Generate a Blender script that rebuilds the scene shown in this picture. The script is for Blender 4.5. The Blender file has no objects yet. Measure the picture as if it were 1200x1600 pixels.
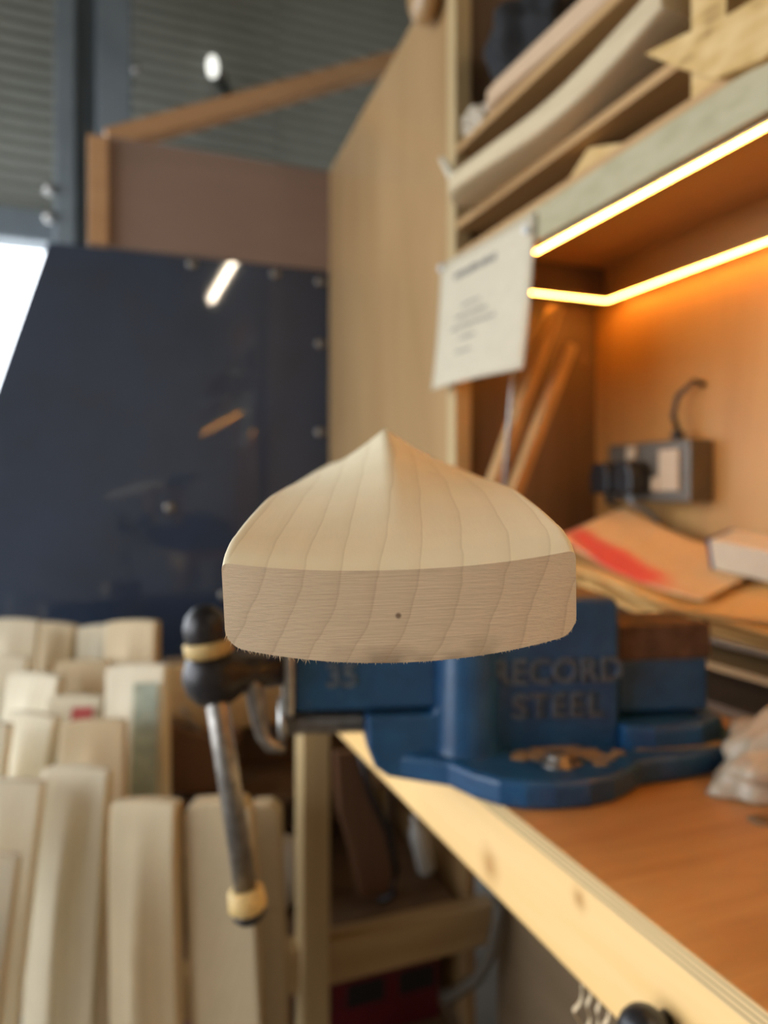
import bpy, math, random
from mathutils import Vector, Matrix

# ------------------------------------------------------------------ camera, world, exposure
F, CX, CY, H = 1150.0, 600.0, 765.0, 1.17      # focal (px of 1200x1600), horizon row, camera height (m)
YAW = math.atan2(0.387, 1.0)                   # the lens looks a little to the right of the room axis
CS, SN = math.cos(YAW), math.sin(YAW)

scene = bpy.context.scene
col = scene.collection
cam_d = bpy.data.cameras.new('camera')
cam = bpy.data.objects.new('camera', cam_d)
col.objects.link(cam)
cam.location = (0, 0, H)
cam.rotation_euler = (math.pi / 2, 0, -YAW)
cam_d.sensor_fit = 'VERTICAL'
cam_d.sensor_height = 36.0
cam_d.lens = F / 1600.0 * 36.0
cam_d.shift_y = -(800.0 - CY) / 1600.0
cam_d.clip_start = 0.01
cam_d.dof.use_dof = True
cam_d.dof.focus_distance = 0.235
cam_d.dof.aperture_fstop = 6.4
scene.camera = cam

world = bpy.data.worlds.new('daylight')
scene.world = world
world.use_nodes = True
bg = world.node_tree.nodes['Background']
bg.inputs[0].default_value = (0.86, 0.93, 1.0, 1)
bg.inputs[1].default_value = 4.7

scene.view_settings.view_transform = 'Standard'
scene.view_settings.look = 'None'
scene.view_settings.exposure = 0.32
scene.view_settings.gamma = 1.0
scene.view_settings.use_curve_mapping = False
scene.cycles.use_denoising = True
scene.cycles.max_bounces = 8
scene.cycles.diffuse_bounces = 4
scene.cycles.sample_clamp_indirect = 6.0
scene.cycles.caustics_reflective = False
scene.cycles.caustics_refractive = False


def portal(name, loc, rot, sx, sy):
    l = bpy.data.lights.new(name, 'AREA')
    l.shape = 'RECTANGLE'
    l.size, l.size_y = sx, sy
    l.cycles.is_portal = True
    o = bpy.data.objects.new(name, l)
    o.location, o.rotation_euler = loc, rot
    col.objects.link(o)


END_Y, LEFT_X = 4.6, -2.4
DOOR = (-2.3, 0.25, 2.55)          # open roller door in the end wall: x0, x1, head height
SIDE = (-.4, 4.0, 2.6)             # open roller door in the left wall: y0, y1, head height
portal('door_end_offscreen', ((DOOR[0] + DOOR[1]) / 2, END_Y + .05, DOOR[2] / 2), (-math.pi / 2, 0, 0), DOOR[1] - DOOR[0], DOOR[2])
portal('door_left_offscreen', (LEFT_X - .05, (SIDE[0] + SIDE[1]) / 2, SIDE[2] / 2), (0, -math.pi / 2, 0), SIDE[2], SIDE[1] - SIDE[0])


# ------------------------------------------------------------------ measuring helpers (photo ray -> room point)
def c2r(x, y, z):
    """lens frame (right, forward, up) to room frame"""
    return Vector((CS * x + SN * y, -SN * x + CS * y, z + H))


def ray(u, v):
    return Vector((CS * (u - CX) / F + SN, -SN * (u - CX) / F + CS, (CY - v) / F))


def W(u, v, d):
    r = ray(u, v) * d
    return Vector((r.x, r.y, r.z + H))


def onX(u, v, X):
    return W(u, v, X / ray(u, v).x)


def onY(u, v, Y):
    return W(u, v, Y / ray(u, v).y)


def onZ(u, v, Z):
    return W(u, v, (Z - H) / ray(u, v).z)


# ------------------------------------------------------------------ materials
def new_mat(name):
    m = bpy.data.materials.new(name)
    m.use_nodes = True
    nt = m.node_tree
    b = nt.nodes['Principled BSDF']
    return m, nt, b


def N(nt, kind, **kw):
    n = nt.nodes.new(kind)
    for k, v in kw.items():
        setattr(n, k, v)
    return n


def coords(nt, scale=(1, 1, 1), rot=(0, 0, 0)):
    tc = N(nt, 'ShaderNodeTexCoord')
    mp = N(nt, 'ShaderNodeMapping')
    mp.inputs['Scale'].default_value = scale
    mp.inputs['Rotation'].default_value = rot
    nt.links.new(tc.outputs['Object'], mp.inputs['Vector'])
    return mp.outputs['Vector']


def ramp(nt, fac, stops):
    r = N(nt, 'ShaderNodeValToRGB')
    els = r.color_ramp.elements
    while len(els) < len(stops):
        els.new(0.5)
    for e, (p, c) in zip(els, stops):
        e.position = p
        e.color = (*c, 1) if len(c) == 3 else c
    nt.links.new(fac, r.inputs['Fac'])
    return r.outputs['Color']


def noise(nt, vec, scale, detail=4, rough=.55, dist=0.0):
    n = N(nt, 'ShaderNodeTexNoise')
    n.inputs['Scale'].default_value = scale
    n.inputs['Detail'].default_value = detail
    n.inputs['Roughness'].default_value = rough
    n.inputs['Distortion'].default_value = dist
    if vec is not None:
        nt.links.new(vec, n.inputs['Vector'])
    return n.outputs['Fac']


def math_n(nt, op, a, b=None, clamp=False):
    n = N(nt, 'ShaderNodeMath', operation=op)
    n.use_clamp = clamp
    for i, s in enumerate((a, b)):
        if s is None:
            continue
        if isinstance(s, (int, float)):
            n.inputs[i].default_value = s
        else:
            nt.links.new(s, n.inputs[i])
    return n.outputs[0]


def mixc(nt, fac, a, b):
    n = N(nt, 'ShaderNodeMix', data_type='RGBA')
    for i, s in ((0, fac), (6, a), (7, b)):
        if isinstance(s, (int, float)):
            n.inputs[i].default_value = s
        elif isinstance(s, tuple):
            n.inputs[i].default_value = (*s, 1)
        else:
            nt.links.new(s, n.inputs[i])
    return n.outputs[2]


def bump(nt, b, h, strength=.3, dist=.002):
    n = N(nt, 'ShaderNodeBump')
    n.inputs['Strength'].default_value = strength
    n.inputs['Distance'].default_value = dist
    nt.links.new(h, n.inputs['Height'])
    nt.links.new(n.outputs['Normal'], b.inputs['Normal'])


def wood(name, c1, c2, axis='y', rough=.6, s=30, knots=0.0, stretch=12):
    m, nt, b = new_mat(name)
    sc = {'x': (1 / stretch, 1, 1), 'y': (1, 1 / stretch, 1), 'z': (1, 1, 1 / stretch)}[axis]
    v = coords(nt, sc)
    f = noise(nt, v, s, 5, .6, .6)
    c = ramp(nt, f, [(.3, c1), (.7, c2)])
    if knots:
        kv = coords(nt, {'x': (.4, 1, 1), 'y': (1, .4, 1), 'z': (1, 1, .4)}[axis])
        vo = N(nt, 'ShaderNodeTexVoronoi')
        vo.inputs['Scale'].default_value = 9
        nt.links.new(kv, vo.inputs['Vector'])
        k = ramp(nt, vo.outputs['Distance'], [(.05, (1, 1, 1)), (.16, (0, 0, 0))])
        c = mixc(nt, math_n(nt, 'MULTIPLY', k, knots), c, (c1[0] * .35, c1[1] * .28, c1[2] * .22))
    nt.links.new(c, b.inputs['Base Color'])
    b.inputs['Roughness'].default_value = rough
    bump(nt, b, f, .15)
    return m


def plain(name, c, rough=.5, metal=0.0, var=.15, s=40, spec=None):
    m, nt, b = new_mat(name)
    f = noise(nt, coords(nt), s)
    cc = ramp(nt, f, [(.3, tuple(x * (1 - var) for x in c)), (.7, tuple(min(1, x * (1 + var)) for x in c))])
    nt.links.new(cc, b.inputs['Base Color'])
    b.inputs['Roughness'].default_value = rough
    b.inputs['Metallic'].default_value = metal
    if spec is not None:
        b.inputs['Specular IOR Level'].default_value = spec
    return m


def emit(name, c, strength):
    m, nt, b = new_mat(name)
    b.inputs['Base Color'].default_value = (*c, 1)
    b.inputs['Emission Color'].default_value = (*c, 1)
    b.inputs['Emission Strength'].default_value = strength
    return m


def willow(name, back, end=None, ring=.0125, toe=False):
    """pale willow with thin growth lines that run along the blade"""
    m, nt, b = new_mat(name)
    tc = N(nt, 'ShaderNodeTexCoord')
    sx = N(nt, 'ShaderNodeSeparateXYZ')
    nt.links.new(tc.outputs['Object'], sx.inputs[0])
    X, Y, Z = sx.outputs
    mp = N(nt, 'ShaderNodeMapping')
    mp.inputs['Scale'].default_value = (1, .18, 1)
    nt.links.new(tc.outputs['Object'], mp.inputs['Vector'])
    wob = noise(nt, mp.outputs[0], 45, 3, .5)
    wob2 = noise(nt, mp.outputs[0], 14, 1, .5)
    q = math_n(nt, 'DIVIDE', X, ring)
    q = math_n(nt, 'SUBTRACT', q, math_n(nt, 'MULTIPLY', Z, 26.0))
    q = math_n(nt, 'ADD', q, math_n(nt, 'MULTIPLY', wob, .55))
    q = math_n(nt, 'ADD', q, math_n(nt, 'MULTIPLY', wob2, 1.6))
    fr = math_n(nt, 'FRACT', math_n(nt, 'ADD', q, 50.0))
    line = ramp(nt, fr, [(.0, (0, 0, 0)), (.62, (.12, .12, .12)), (.9, (.45, .45, .45)), (.965, (1, 1, 1)), (.995, (.1, .1, .1))])
    c1, c2 = back
    fine = noise(nt, coords(nt, (1, .05, 1)), 700, 2)
    blot = noise(nt, coords(nt, (1, .5, 1)), 35, 3)
    base = ramp(nt, blot, [(.3, c1), (.7, tuple(min(1, x * 1.07) for x in c1))])
    if toe:
        saw = noise(nt, coords(nt, (.035, 1, 1)), 1500, 3, .7)
        base = mixc(nt, math_n(nt, 'MULTIPLY', saw, .55), base, tuple(x * .72 for x in c1))
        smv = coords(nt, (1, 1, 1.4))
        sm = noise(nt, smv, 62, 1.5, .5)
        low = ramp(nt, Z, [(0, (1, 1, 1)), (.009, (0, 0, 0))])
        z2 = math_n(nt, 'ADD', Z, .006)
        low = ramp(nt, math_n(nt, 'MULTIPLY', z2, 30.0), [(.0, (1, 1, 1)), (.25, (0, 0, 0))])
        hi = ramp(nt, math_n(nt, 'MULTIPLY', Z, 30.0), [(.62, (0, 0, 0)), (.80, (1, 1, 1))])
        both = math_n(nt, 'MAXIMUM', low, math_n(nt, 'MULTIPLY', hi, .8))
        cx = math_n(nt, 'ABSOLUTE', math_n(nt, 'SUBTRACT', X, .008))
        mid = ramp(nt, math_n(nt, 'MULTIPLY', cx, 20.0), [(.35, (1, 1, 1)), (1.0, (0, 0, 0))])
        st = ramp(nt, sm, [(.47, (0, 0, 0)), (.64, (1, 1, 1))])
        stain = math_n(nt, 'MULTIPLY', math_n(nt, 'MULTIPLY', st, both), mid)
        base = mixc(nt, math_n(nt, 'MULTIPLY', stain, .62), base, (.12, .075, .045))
        # one small dark pit
        vm = N(nt, 'ShaderNodeVectorMath', operation='DISTANCE')
        vm.inputs[1].default_value = (-.0008, 0, .0086)
        mp2 = N(nt, 'ShaderNodeMapping')
        mp2.inputs['Scale'].default_value = (1, 0, 1)
        nt.links.new(tc.outputs['Object'], mp2.inputs['Vector'])
        nt.links.new(mp2.outputs[0], vm.inputs[0])
        pit = ramp(nt, math_n(nt, 'MULTIPLY', vm.outputs['Value'], 500.0), [(.25, (1, 1, 1)), (.6, (0, 0, 0))])
        base = mixc(nt, math_n(nt, 'MULTIPLY', pit, .8), base, (.12, .05, .03))
        bump(nt, b, saw, .55, .0006)
    else:
        mk = noise(nt, coords(nt, (1, .6, 1)), 60, 4, .6)
        mk = ramp(nt, mk, [(.64, (0, 0, 0)), (.72, (1, 1, 1))])
        base = mixc(nt, math_n(nt, 'MULTIPLY', mk, .18), base, tuple(x * .5 for x in c1))
        bump(nt, b, fine, .12, .0005)
    cc = mixc(nt, math_n(nt, 'MULTIPLY', line, .34), base, c2)
    nt.links.new(cc, b.inputs['Base Color'])
    b.inputs['Roughness'].default_value = .62
    b.inputs['Specular IOR Level'].default_value = .25
    return m


M = {}
M['willow'] = willow('willow_back', ((.85, .72, .49), (.54, .38, .19)))
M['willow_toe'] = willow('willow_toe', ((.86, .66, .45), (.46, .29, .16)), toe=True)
M['willow_pale'] = willow('willow_pale', ((.74, .66, .50), (.52, .42, .28)), ring=.014)
M['willow_warm'] = willow('willow_warm', ((.62, .49, .31), (.42, .30, .17)), ring=.014)
M['willow_pink'] = willow('willow_pink', ((.60, .41, .26), (.42, .27, .15)), ring=.014)
M['cane'] = wood('cane_handle', (.45, .30, .14), (.6, .43, .22), 'y', .55, 60)
M['twine'] = plain('binding_twine', (.05, .05, .06), .8)
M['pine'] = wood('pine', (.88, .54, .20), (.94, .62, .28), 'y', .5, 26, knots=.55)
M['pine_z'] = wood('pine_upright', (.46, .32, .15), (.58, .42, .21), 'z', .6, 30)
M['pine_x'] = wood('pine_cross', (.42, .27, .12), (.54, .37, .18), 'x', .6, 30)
M['pine_green'] = wood('pine_weathered', (.37, .32, .18), (.49, .42, .26), 'y', .65, 60, stretch=3)
M['beam'] = wood('rafter_wood', (.52, .28, .13), (.62, .36, .18), 'x', .6, 18)
M['tan_ply'] = wood('tan_plywood', (.40, .24, .105), (.50, .31, .145), 'z', .22, 7, stretch=5)
M['pink_ply'] = wood('fascia_plywood', (.27, .18, .14), (.33, .22, .17), 'x', .6, 6, stretch=4)
M['back_ply'] = wood('back_plywood', (.42, .20, .050), (.53, .27, .075), 'z', .5, 9, stretch=6)
M['bench_ply'] = wood('bench_plywood', (.44, .20, .060), (.62, .32, .11), 'x', .42, 30, knots=.25, stretch=9)
M['shelf_ply'] = wood('shelf_plywood', (.43, .24, .09), (.54, .32, .13), 'y', .55, 14)
M['dark_wood'] = wood('dark_board', (.13, .075, .04), (.20, .12, .065), 'z', .6, 16)
M['grey_wood'] = wood('grey_board', (.17, .11, .055), (.24, .16, .088), 'y', .7, 14)
M['brown_wood'] = wood('brown_tool_wood', (.10, .045, .022), (.17, .08, .038), 'z', .4, 25)
M['steel'] = plain('bare_steel', (.48, .46, .43), .32, 1.0, .2, 120)
M['dull_steel'] = plain('dull_steel', (.30, .27, .24), .42, .9, .3, 90)
M['rust_steel'] = plain('rusty_jaw_steel', (.11, .06, .038), .6, .3, .4, 60)
M['black_iron'] = plain('oiled_iron', (.035, .03, .03), .35, .5, .3, 60)
M['rubber'] = plain('tan_rubber', (.62, .42, .16), .6, 0, .15, 150)
M['black'] = plain('black_plastic', (.012, .012, .014), .4, 0, .2)
M['black_cloth'] = plain('black_fabric', (.02, .02, .022), .9, 0, .3, 200)
M['white'] = plain('white_plastic', (.78, .78, .76), .4, 0, .05)
M['cream'] = plain('cream_plastic', (.50, .38, .25), .45, 0, .08)
M['grey_metal'] = plain('socket_grey', (.13, .11, .085), .45, .2, .1)
M['paper'] = plain('cream_paper', (.64, .55, .40), .7, 0, .04)
M['ink'] = plain('faded_ink', (.09, .09, .10), .8)
M['concrete'] = plain('concrete', (.22, .21, .20), .8, 0, .25, 5)
M['cladding'] = plain('grey_green_cladding', (.42, .43, .38), .38, .2, .06, 3)
M['column'] = plain('painted_steel', (.25, .29, .32), .5, .1, .1, 6)
M['wall_paint'] = plain('painted_block_wall', (.62, .58, .50), .8, 0, .1, 4)
M['roof'] = plain('roof_lining', (.16, .17, .17), .7, 0, .1, 3)
M['navy_panel'] = plain('glossy_navy_panel', (.012, .029, .068), .5, 0, .2, 4)
M['navy_panel'].node_tree.nodes['Principled BSDF'].inputs['Coat Weight'].default_value = 1.0
M['navy_panel'].node_tree.nodes['Principled BSDF'].inputs['Coat Roughness'].default_value = .04
M['red'] = plain('red_plastic', (.12, .008, .016), .4, 0, .2)
M['card'] = wood('kraft_card', (.60, .34, .10), (.74, .45, .16), 'x', .6, 14, stretch=5)
M['blue_card'] = plain('blue_carton', (.02, .035, .14), .5)
M['teal'] = plain('teal_smear', (.40, .46, .38), .6, 0, .3, 30)
M['red_sticker'] = plain('red_sticker', (.55, .10, .10), .6)
M['worn_blue'] = plain('worn_raised_enamel', (.10, .13, .17), .4, .3, .5, 250)
M['dust'] = plain('sawdust', (.34, .22, .11), .95, 0, .3, 300)
M['fibre'] = plain('wood_fibre', (.85, .66, .42), .8)
M['led_tape'] = plain('led_tape', (.7, .62, .45), .5)
M['led'] = emit('warm_diode', (1.0, .47, .075), 31.0)
M['tube'] = emit('fluorescent_tube', (1.0, .84, .62), 125.0)
M['lamp_glass'] = emit('lamp_glass', (1, 1, .92), 1.2)


def osb():
    m, nt, b = new_mat('strand_board')
    v = coords(nt, (1, 1, 1))
    vo = N(nt, 'ShaderNodeTexVoronoi')
    vo.inputs['Scale'].default_value = 70
    mp = coords(nt, (1, .35, 1), (0, 0, .6))
    nt.links.new(mp, vo.inputs['Vector'])
    f = noise(nt, v, 40, 4)
    c = ramp(nt, math_n(nt, 'ADD', math_n(nt, 'MULTIPLY', vo.outputs['Distance'], .6), math_n(nt, 'MULTIPLY', f, .6)),
             [(.25, (.30, .17, .05)), (.5, (.58, .36, .12)), (.8, (.70, .47, .20))])
    nt.links.new(c, b.inputs['Base Color'])
    b.inputs['Roughness'].default_value = .7
    return m


def ply_edge():
    m, nt, b = new_mat('plywood_edge')
    tc = N(nt, 'ShaderNodeTexCoord')
    sx = N(nt, 'ShaderNodeSeparateXYZ')
    nt.links.new(tc.outputs['Object'], sx.inputs[0])
    fr = math_n(nt, 'FRACT', math_n(nt, 'ADD', math_n(nt, 'DIVIDE', sx.outputs[2], .0042), 100.0))
    f = noise(nt, coords(nt, (1, .1, 1)), 200, 3)
    lay = ramp(nt, fr, [(.3, (.80, .56, .27)), (.42, (.30, .19, .08)), (.62, (.33, .21, .09)), (.74, (.78, .53, .24))])
    c = mixc(nt, math_n(nt, 'MULTIPLY', f, .4), lay, (.38, .26, .12))
    nt.links.new(c, b.inputs['Base Color'])
    b.inputs['Roughness'].default_value = .75
    return m


def vise_paint():
    m, nt, b = new_mat('worn_blue_enamel')
    v = coords(nt)
    f = noise(nt, v, 40, 5, .6)
    c = ramp(nt, f, [(.3, (.009, .052, .135)), (.7, (.016, .085, .20))])
    w = noise(nt, v, 120, 5, .65)
    w = ramp(nt, w, [(.62, (0, 0, 0)), (.74, (1, 1, 1))])
    c = mixc(nt, math_n(nt, 'MULTIPLY', w, .35), c, (.20, .19, .18))
    nt.links.new(c, b.inputs['Base Color'])
    b.inputs['Roughness'].default_value = .34
    bump(nt, b, f, .15, .002)
    return m


def marked_sheet():
    m, nt, b = new_mat('kraft_sheet_with_red_marks')
    f = noise(nt, coords(nt, (1, 1, 1)), 16, 3)
    c = ramp(nt, f, [(.3, (.70, .46, .22)), (.7, (.80, .56, .30))])
    vm = N(nt, 'ShaderNodeVectorMath', operation='DISTANCE')
    mp = coords(nt, (1.7, .42, 0))
    nt.links.new(mp, vm.inputs[0])
    RM = REDSPOT
    vm.inputs[1].default_value = (RM[0] * 1.7, RM[1] * .42, 0)
    d = math_n(nt, 'ADD', vm.outputs['Value'], math_n(nt, 'MULTIPLY', f, .05))
    r = ramp(nt, math_n(nt, 'MULTIPLY', d, 10.0), [(.55, (1, 1, 1)), (.85, (0, 0, 0))])
    c = mixc(nt, math_n(nt, 'MULTIPLY', r, .9), c, (.85, .07, .07))
    nt.links.new(c, b.inputs['Base Color'])
    b.inputs['Roughness'].default_value = .6
    return m


def clear_plastic():
    m, nt, b = new_mat('crumpled_clear_plastic')
    b.inputs['Base Color'].default_value = (.80, .66, .48, 1)
    b.inputs['Roughness'].default_value = .25
    b.inputs['Transmission Weight'].default_value = .35
    f = noise(nt, coords(nt), 60, 4)
    bump(nt, b, f, .6, .004)
    return m


M['osb'] = osb()
M['ply_edge'] = ply_edge()


def add_knots(m, pts):
    nt = m.node_tree
    b = nt.nodes['Principled BSDF']
    src = b.inputs['Base Color'].links[0].from_socket
    tc = N(nt, 'ShaderNodeTexCoord')
    wob = noise(nt, tc.outputs['Object'], 120, 2)
    for (x, y, z, r) in pts:
        vm = N(nt, 'ShaderNodeVectorMath', operation='DISTANCE')
        nt.links.new(tc.outputs['Object'], vm.inputs[0])
        vm.inputs[1].default_value = (x, y, z)
        dd = math_n(nt, 'DIVIDE', vm.outputs['Value'], r)
        dd = math_n(nt, 'ADD', dd, math_n(nt, 'MULTIPLY', math_n(nt, 'SUBTRACT', wob, .5), .8))
        k = ramp(nt, math_n(nt, 'MULTIPLY', dd, .5), [(.2, (.75, .75, .75)), (.5, (.3, .3, .3)), (.95, (0, 0, 0))])
        src = mixc(nt, k, src, (.48, .22, .06))
    nt.links.new(src, b.inputs['Base Color'])
M['blue'] = vise_paint()
M['plastic'] = clear_plastic()


# ------------------------------------------------------------------ mesh builder
class MB:
    def __init__(s):
        s.v, s.f, s.mi, s.sm = [], [], [], []

    def add(s, vs, fs, mi=0, smooth=False):
        k = len(s.v)
        s.v += [Vector(p) for p in vs]
        s.f += [tuple(i + k for i in f) for f in fs]
        s.mi += [mi] * len(fs)
        s.sm += [smooth] * len(fs)
        return s

    def box(s, x0, x1, y0, y1, z0, z1, mi=0):
        vs = [(x, y, z) for z in (z0, z1) for y in (y0, y1) for x in (x0, x1)]
        return s.add(vs, [(0, 2, 3, 1), (4, 5, 7, 6), (0, 1, 5, 4), (1, 3, 7, 5), (3, 2, 6, 7), (2, 0, 4, 6)], mi)

    def bar(s, a, b, w, h, up=(0, 0, 1), mi=0):
        """a squared bar from a to b"""
        a, b = Vector(a), Vector(b)
        d = (b - a).normalized()
        r = d.cross(Vector(up)).normalized()
        t = r.cross(d).normalized()
        vs = [p + r * (w / 2 * i) + t * (h / 2 * j) for p in (a, b) for i, j in ((-1, -1), (1, -1), (1, 1), (-1, 1))]
        return s.add(vs, [(0, 1, 2, 3), (7, 6, 5, 4), (0, 4, 5, 1), (1, 5, 6, 2), (2, 6, 7, 3), (3, 7, 4, 0)], mi)

    def prism(s, poly, lo, hi, axis='y', mi=0):
        """poly in the plane across axis"""
        def p3(p, t):
            return {'y': (p[0], t, p[1]), 'z': (p[0], p[1], t), 'x': (t, p[0], p[1])}[axis]
        n = len(poly)
        vs = [p3(p, lo) for p in poly] + [p3(p, hi) for p in poly]
        fs = [tuple(range(n)), tuple(range(2 * n - 1, n - 1, -1))]
        fs += [(i, i + n, (i + 1) % n + n, (i + 1) % n) for i in range(n)]
        return s.add(vs, fs, mi)

    def tube(s, path, r, n=12, mi=0, cap=True):
        path = [Vector(p) for p in path]
        rs = r if isinstance(r, (list, tuple)) else [r] * len(path)
        ref = Vector((.31, .17, .93))
        vs, fs = [], []
        for i, p in enumerate(path):
            d = (path[min(i + 1, len(path) - 1)] - path[max(i - 1, 0)]).normalized()
            if abs(d.dot(ref)) > .95:
                ref = Vector((1, .2, .1))
            a = d.cross(ref).normalized()
            b = d.cross(a)
            vs += [p + (a * math.cos(2 * math.pi * k / n) + b * math.sin(2 * math.pi * k / n)) * rs[i] for k in range(n)]
        for i in range(len(path) - 1):
            for k in range(n):
                fs.append((i * n + k, i * n + (k + 1) % n, (i + 1) * n + (k + 1) % n, (i + 1) * n + k))
        s.add(vs, fs, mi, True)
        if cap:
            k0 = len(s.v) - len(vs)
            s.f += [tuple(k0 + k for k in range(n - 1, -1, -1)), tuple(k0 + len(vs) - n + k for k in range(n))]
            s.mi += [mi, mi]
            s.sm += [False, False]
        return s

    def lathe(s, origin, axis, prof, n=24, mi=0):
        """prof: (distance along axis, radius)"""
        o, d = Vector(origin), Vector(axis).normalized()
        return s.tube([o + d * (t + 1e-7 * i) for i, (t, r) in enumerate(prof)], [r for t, r in prof], n, mi)

    def ball(s, c, r, n=16, sx=1, sy=1, sz=1, mi=0, fn=None):
        vs, fs = [], []
        m = n // 2
        for j in range(m + 1):
            th = math.pi * j / m
            for i in range(n):
                ph = 2 * math.pi * i / n
                q = Vector((math.sin(th) * math.cos(ph), math.sin(th) * math.sin(ph), math.cos(th)))
                k = fn(q) if fn else 1
                vs.append(Vector(c) + Vector((q.x * r * sx, q.y * r * sy, q.z * r * sz)) * k)
        for j in range(m):
            for i in range(n):
                fs.append((j * n + i, (j + 1) * n + i, (j + 1) * n + (i + 1) % n, j * n + (i + 1) % n))
        return s.add(vs, fs, mi, True)

    def mesh(s, name, off=Vector((0, 0, 0))):
        me = bpy.data.meshes.new(name)
        me.from_pydata([tuple(p - off) for p in s.v], [], s.f)
        me.polygons.foreach_set('material_index', s.mi)
        me.polygons.foreach_set('use_smooth', s.sm)
        me.update()
        return me

    def build(s, name, mats, parent=None, local=False, bevel=0.0, seg=2, origin=None):
        off = Vector((0, 0, 0))
        if parent is not None and not local:
            off = parent.location.copy()
        if origin is not None:
            off = Vector(origin)
        me = s.mesh(name, off)
        for m in (mats if isinstance(mats, (list, tuple)) else [mats]):
            me.materials.append(M[m] if isinstance(m, str) else m)
        o = bpy.data.objects.new(name, me)
        col.objects.link(o)
        if parent is not None:
            o.parent = parent
        elif origin is not None:
            o.location = off
        if bevel:
            bv = o.modifiers.new('bevel', 'BEVEL')
            bv.width, bv.segments, bv.limit_method = bevel, seg, 'ANGLE'
            bv.angle_limit = math.radians(40)
        return o


def tag(o, label, cat=None, group=None, kind=None):
    o['label'] = label
    if cat:
        o['category'] = cat
    if group:
        o['group'] = group
    if kind:
        o['kind'] = kind
    return o


def struct(o, label=None):
    o['kind'] = 'structure'
    if label:
        o['label'] = label
    return o


def thing(name, label, cat, loc, rot=(0, 0, 0), group=None):
    o = bpy.data.objects.new(name, None)
    o.empty_display_size = .05
    o.location, o.rotation_euler = loc, rot
    col.objects.link(o)
    return tag(o, label, cat, group)


def text_mesh(name, body, size, depth, mat, parent, loc, rot, sx=1.0, spacing=1.0, bev=0.0):
    c = bpy.data.curves.new(name, 'FONT')
    c.body, c.size, c.extrude = body, size, depth
    c.space_character = spacing
    c.bevel_depth = bev
    c.align_x = 'CENTER'
    t = bpy.data.objects.new(name + '_tmp', c)
    col.objects.link(t)
    bpy.context.view_layer.update()
    dg = bpy.context.evaluated_depsgraph_get()
    me = bpy.data.meshes.new_from_object(t.evaluated_get(dg))
    bpy.data.objects.remove(t)
    bpy.data.curves.remove(c)
    me.materials.clear()
    me.materials.append(M[mat])
    o = bpy.data.objects.new(name, me)
    col.objects.link(o)
    o.parent = parent
    o.location, o.rotation_euler, o.scale = loc, rot, (sx, 1, 1)
    return o


# ================================================================== THE SETTING
floor = struct(MB().box(LEFT_X, 2.6, -3.2, END_Y, -.1, 0).build('floor', 'concrete'))
yard = struct(MB().box(-8, 2.6, END_Y, 9, -.12, -.02).box(-8, LEFT_X, -3.2, END_Y, -.12, -.02).build('floor_yard', 'concrete'), 'concrete yard outside the open doors')
ceiling = struct(MB().box(LEFT_X, 2.6, -3.2, END_Y + .1, 5.0, 5.1).build('ceiling', 'roof'))
wr = struct(MB().box(2.5, 2.6, -3.2, END_Y, 0, 5.0).build('wall_right', 'wall_paint'))
wb = struct(MB().box(LEFT_X, 2.6, -3.3, -3.2, 0, 5.0).build('wall_back', 'wall_paint'))
wl = MB()
wl.box(LEFT_X - .1, LEFT_X, -3.2, SIDE[0], 0, 5).box(LEFT_X - .1, LEFT_X, SIDE[1], END_Y, 0, 5)
wl.box(LEFT_X - .1, LEFT_X, SIDE[0], SIDE[1], SIDE[2], 5)
struct(wl.build('wall_left', 'wall_paint'))

# end wall: frame + three corrugated sheets
we = MB()
we.box(DOOR[1], 2.5, END_Y + .05, END_Y + .1, 0, 5).box(LEFT_X, DOOR[0], END_Y + .05, END_Y + .1, 0, 5)
we.box(DOOR[0], DOOR[1], END_Y + .05, END_Y + .1, DOOR[2], 5)
wall_end = struct(we.build('wall_end', 'column'))


def corrugated(x0, x1, z0, z1):
    b = MB()
    pitch, per = .0765, 10
    n = int((z1 - z0) / pitch * per)
    vs, fs = [], []
    for i in range(n + 1):
        z = z0 + (z1 - z0) * i / n
        y = END_Y + .01 - .013 * math.cos(2 * math.pi * (z - z0) / pitch)
        vs += [(x0, y, z), (x1, y, z)]
    for i in range(n):
        fs.append((2 * i, 2 * i + 1, 2 * i + 3, 2 * i + 2))
    b.add(vs, fs, 0, True)
    return b.build('corrugated_sheet', 'cladding', wall_end)


corrugated(LEFT_X + .005, -.30, DOOR[2] + .17, 4.98)
corrugated(-.30, 1.05, DOOR[2] + .17, 4.98)
corrugated(1.05, 2.48, .02, 4.98)
corrugated(.30, 1.05, .02, DOOR[2] + .17)
MB().box(DOOR[0], .30, END_Y - .10, END_Y + .04, DOOR[2], DOOR[2] + .17).build('door_header', 'column', wall_end, bevel=.01)

# steel column between the sheets
cy0 = 3.55
cxa, cxb, cxc = onY(85, 300, cy0).x, onY(150, 300, cy0).x, onY(206, 300, cy0).x
colm = struct(MB().box(cxa, cxa + .085, cy0, cy0 + .16, 0, 4.98).box(cxa + .02, cxb, cy0 + .10, cy0 + .13, 0, 4.98)
              .box(cxb, cxc, cy0 - .02, cy0 + .14, 0, 4.98).build('trim_1', 'column', bevel=.008), 'dark steel column in front of corrugated cladding')
for u, v in ((77, 293), (77, 337), (213, 107)):
    p = onY(u, v, cy0 - .02)
    MB().lathe((p.x, p.y + .02, p.z), (0, -1, 0), [(0, .026), (.012, .026), (.026, .018), (.032, .004)], 14).build('bolt', 'steel', colm)

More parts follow.
